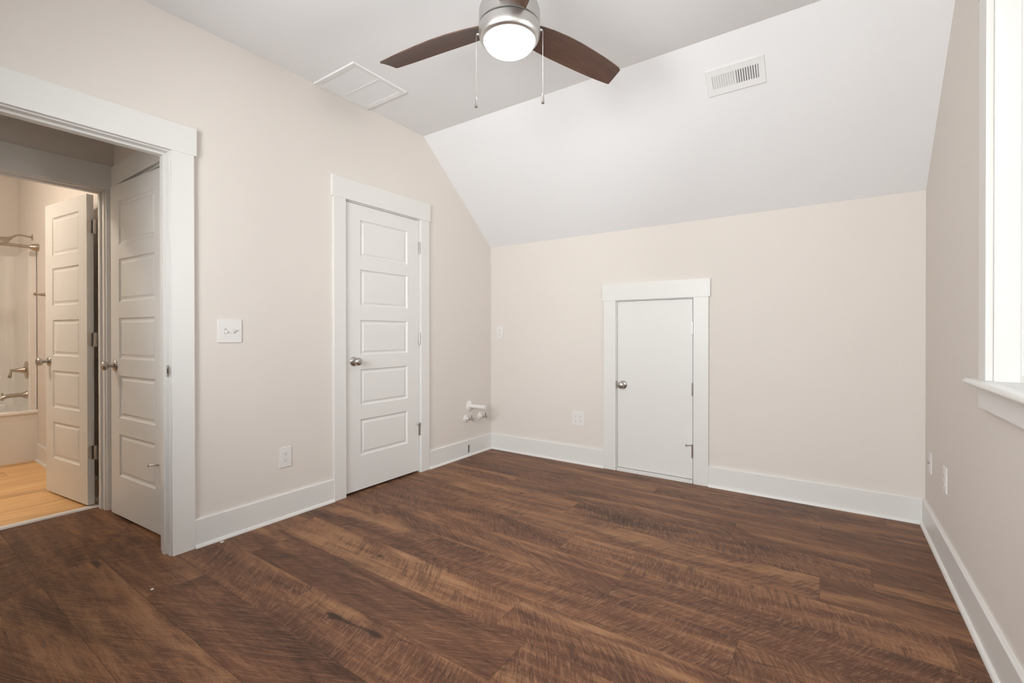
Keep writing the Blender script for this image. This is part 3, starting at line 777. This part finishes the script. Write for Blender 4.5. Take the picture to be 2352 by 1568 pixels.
# ------------------------------------------------------------------ bathroom
tub = empty('bathtub', (-3.43, -3.40, 0)); tag(tub, 'glossy white alcove bathtub with tall moulded wall surround', 'bathtub')
X0, X1, Y0, Y1 = -3.812, -3.050, -4.14, -2.6105
def L_(x, y, z): return (x+3.43, y+3.40, z)
mb = MB()
# apron and rim with basin, front lip rolled
prof = [(X1+.000, 0), (X1-.004, .36), (X1+.0, .405), (X1+.010, .420), (X1+.008, .436), (X1-.004, .443), (X1-.075, .443), (X1-.088, .436), (X1-.125, .12), (X1-.16, .09),
        (X0+.16, .09), (X0+.12, .12), (X0+.085, .436), (X0+.07, .443), (X0+.002, .443), (X0+.002, 0)]
mb.prism([(q[0]+3.43, q[1]) for q in prof], 'y', Y0+.11+3.40, Y1-.10+3.40)
for ya, yb in ((Y0, Y0+.11), (Y1-.10, Y1)):
    p2 = prof[:7]+[(X0+.002, .443), (X0+.002, 0)]
    mb.prism([(q[0]+3.43, q[1]) for q in p2], 'y', ya+3.40, yb+3.40)
mb.build('tub_basin', M_GLASSP, tub)
mb = MB(); ZT = 1.855; q = .040
# end panel with soft vertical corner, then back panel, the other end
def surround(mb):
    pts = []
    pts.append((X1-.008, Y1-.004)); pts.append((X1-.008, Y1-.045)); pts.append((X1-.030, Y1-.050)); pts.append((X1-.045, Y1-q))
    pts.append((X0+.11, Y1-q))
    for i in range(1, 8):
        t = i/8*math.pi/2; pts.append((X0+.11-.07*math.sin(t), Y1-q-.07*(1-math.cos(t))))
    pts.append((X0+.04, Y1-.11)); pts.append((X0+.04, Y0+.11))
    for i in range(1, 8):
        t = i/8*math.pi/2; pts.append((X0+.04+.07*(1-math.cos(t)), Y0+.11-.07*math.sin(t)))
    pts.append((X0+.11, Y0+q)); pts.append((X1-.045, Y0+q)); pts.append((X1-.030, Y0+.05)); pts.append((X1-.008, Y0+.045)); pts.append((X1-.008, Y0+.004))
    return pts
pts = surround(mb); outer = pts+[(X0+.002, Y0+.004), (X0+.002, Y1-.004)]
mb.prism([(x+3.43, y+3.40) for x, y in outer], 'z', .443, ZT)
sr = mb.build('tub_surround', M_GLASSP, tub)
mb = MB(); mb.box(X0+.04+3.43, -3.9+3.40, 1.05, X0+.10+3.43, -3.0+3.40, 1.07, bev=.006)
mb.build('moulded_ledge', M_GLASSP, tub)
XF = -3.215; YS = Y1-q       # fixture line and surround face
v_ = empty('tub_valve', (XF, YS, .790)); tag(v_, 'nickel tub valve with round plate and lever handle', 'faucet')
MB().lathe([(.080, 0), (.079, .004), (.070, .010), (.045, .014), (.030, .016)], '-y', (0, 0, 0), 48).build('escutcheon', M_NICKB, v_)
mb = MB(); mb.lathe([(.030, .014), (.026, .030), (.016, .060), (.012, .085), (.014, .090), (.013, .100), (.006, .104)], '-y', (0, 0, 0), 28)
mb.build('handle_stem', M_NICKB, v_)
MB().tube([(0, -.095, .002), (.003, -.100, -.015), (.006, -.104, -.035), (.008, -.107, -.056), (.008, -.107, -.066)], [.009, .008, .010, .012, .007], 14).build('lever', M_NICKB, v_)
v_ = empty('tub_spout', (XF, YS, .568)); tag(v_, 'curved nickel tub spout with diverter knob below the valve', 'faucet')
mb = MB(); mb.lathe([(.036, 0), (.035, .006), (.029, .014), (.023, .026)], '-y', (0, 0, 0), 32)
mb.tube([(0, -.012, 0), (0, -.040, .002), (0, -.090, .002), (0, -.125, -.001), (0, -.150, -.012), (0, -.162, -.030)], [.024, .020, .0175, .0175, .018, .017], 20)
mb.build('spout_body', M_NICKB, v_)
MB().lathe([(.004, 0), (.004, .012), (.008, .014), (.008, .024), (.005, .026)], 'z', (0, -.150, .004), 16).build('diverter_knob', M_NICKB, v_)
v_ = empty('shower_head', (XF, -2.61, 1.985)); tag(v_, 'nickel shower head on a bent arm above the curtain rod', 'shower head')
MB().lathe([(.030, 0), (.029, .003), (.020, .008), (.012, .010)], '-y', (0, 0, 0), 32).build('wall_flange', M_NICKB, v_)
MB().tube([(0, -.004, 0), (0, -.060, .006), (0, -.085, .006), (0, -.105, -.002), (0, -.130, -.022)], .0088, 14).build('shower_arm', M_NICKB, v_)
dv = Vector((0, -.80, -.60)).normalized(); rotq = dv.to_track_quat('Z', 'Y').to_matrix().to_4x4(); rotq.translation = Vector((0, -.128, -.020))
MB().lathe([(.010, 0), (.014, .008), (.016, .016), (.015, .024), (.022, .034), (.034, .056), (.038, .066), (.038, .072), (.033, .074)], 'z', (0, 0, 0), 32, rotq).build('spray_head', M_NICKB, v_)
v_ = empty('curtain_rod', (-2.990, -2.61, 1.868)); tag(v_, 'long nickel shower curtain rod across the tub opening', 'curtain rod')
MB().lathe([(.0135, .010), (.0135, 1.53)], '-y', (0, 0, 0), 24).build('rod', M_NICKB, v_)
MB().lathe([(.033, 0), (.033, .014), (.031, .022), (.020, .048), (.0150, .058)], '-y', (0, 0, 0), 32).build('end_cup', M_NICKB, v_)
v_ = empty('towel_hook', (-2.640, -2.61, 1.438)); tag(v_, 'nickel towel ring post on the bathroom wall beside the open door', 'towel hook')
MB().lathe([(.026, 0), (.025, .004), (.018, .014), (.012, .036), (.0085, .062), (.0085, .070)], '-y', (0, 0, 0), 28).build('post', M_NICKB, v_)
MB().lathe([(.0085, .068), (.0125, .073), (.0135, .080), (.0125, .087), (.006, .092)], '-y', (0, 0, 0), 24).build('finial', M_NICKB, v_)
# bathroom ceiling light, added out of frame to give the warm light
v_ = empty('bathroom_light', (-1.95, -3.90, H)); tag(v_, 'round flush ceiling light added unseen for the warm bathroom light', 'ceiling light')
MB().lathe([(.15, 0), (.15, -.02), (.14, -.03)], 'z', (0, 0, 0), 40).build('light_base', M_NICK, v_)
MB().lathe([(.138, -.03), (.13, -.06), (.09, -.09), (.03, -.10), (.001, -.101)], 'z', (0, 0, 0), 40).build('globe', M_BBULB, v_)

v_ = empty('hall_fill_light', (-.58, -5.75, H)); tag(v_, 'round flush ceiling light added out of view to brighten the hall', 'ceiling light')  # lamp added down the hall to lift the ajar door
MB().lathe([(.15, 0), (.15, -.02), (.14, -.03)], 'z', (0, 0, 0), 40).build('light_base', M_NICK, v_)
MB().lathe([(.138, -.03), (.13, -.06), (.09, -.09), (.03, -.10), (.001, -.101)], 'z', (0, 0, 0), 40).build('globe', emis('hall_fill_globe', (1.0, .90, .78), 10.0), v_)

# ------------------------------------------------------------------ crumbs on the floor
for (x, y, s, lb) in ((.061, -2.443, .010, 'white plaster crumb on the floor beside the left baseboard'), (.299, -2.826, .006, 'tiny white crumb on the floor out from the doorway casing')):
    bm = bmesh.new(); bmesh.ops.create_icosphere(bm, subdivisions=2, radius=s)
    for v in bm.verts: v.co *= 1+random.uniform(-.3, .3); v.co.z *= .5
    zmin = min(v.co.z for v in bm.verts)
    for v in bm.verts: v.co.z -= zmin
    me = bpy.data.meshes.new('plaster_crumb'); bm.to_mesh(me); bm.free(); me.materials.append(M_DEBRIS)
    o = bpy.data.objects.new('plaster_crumb', me); COL.objects.link(o); o.location = (x, y, .0005); tag(o, lb, 'debris')
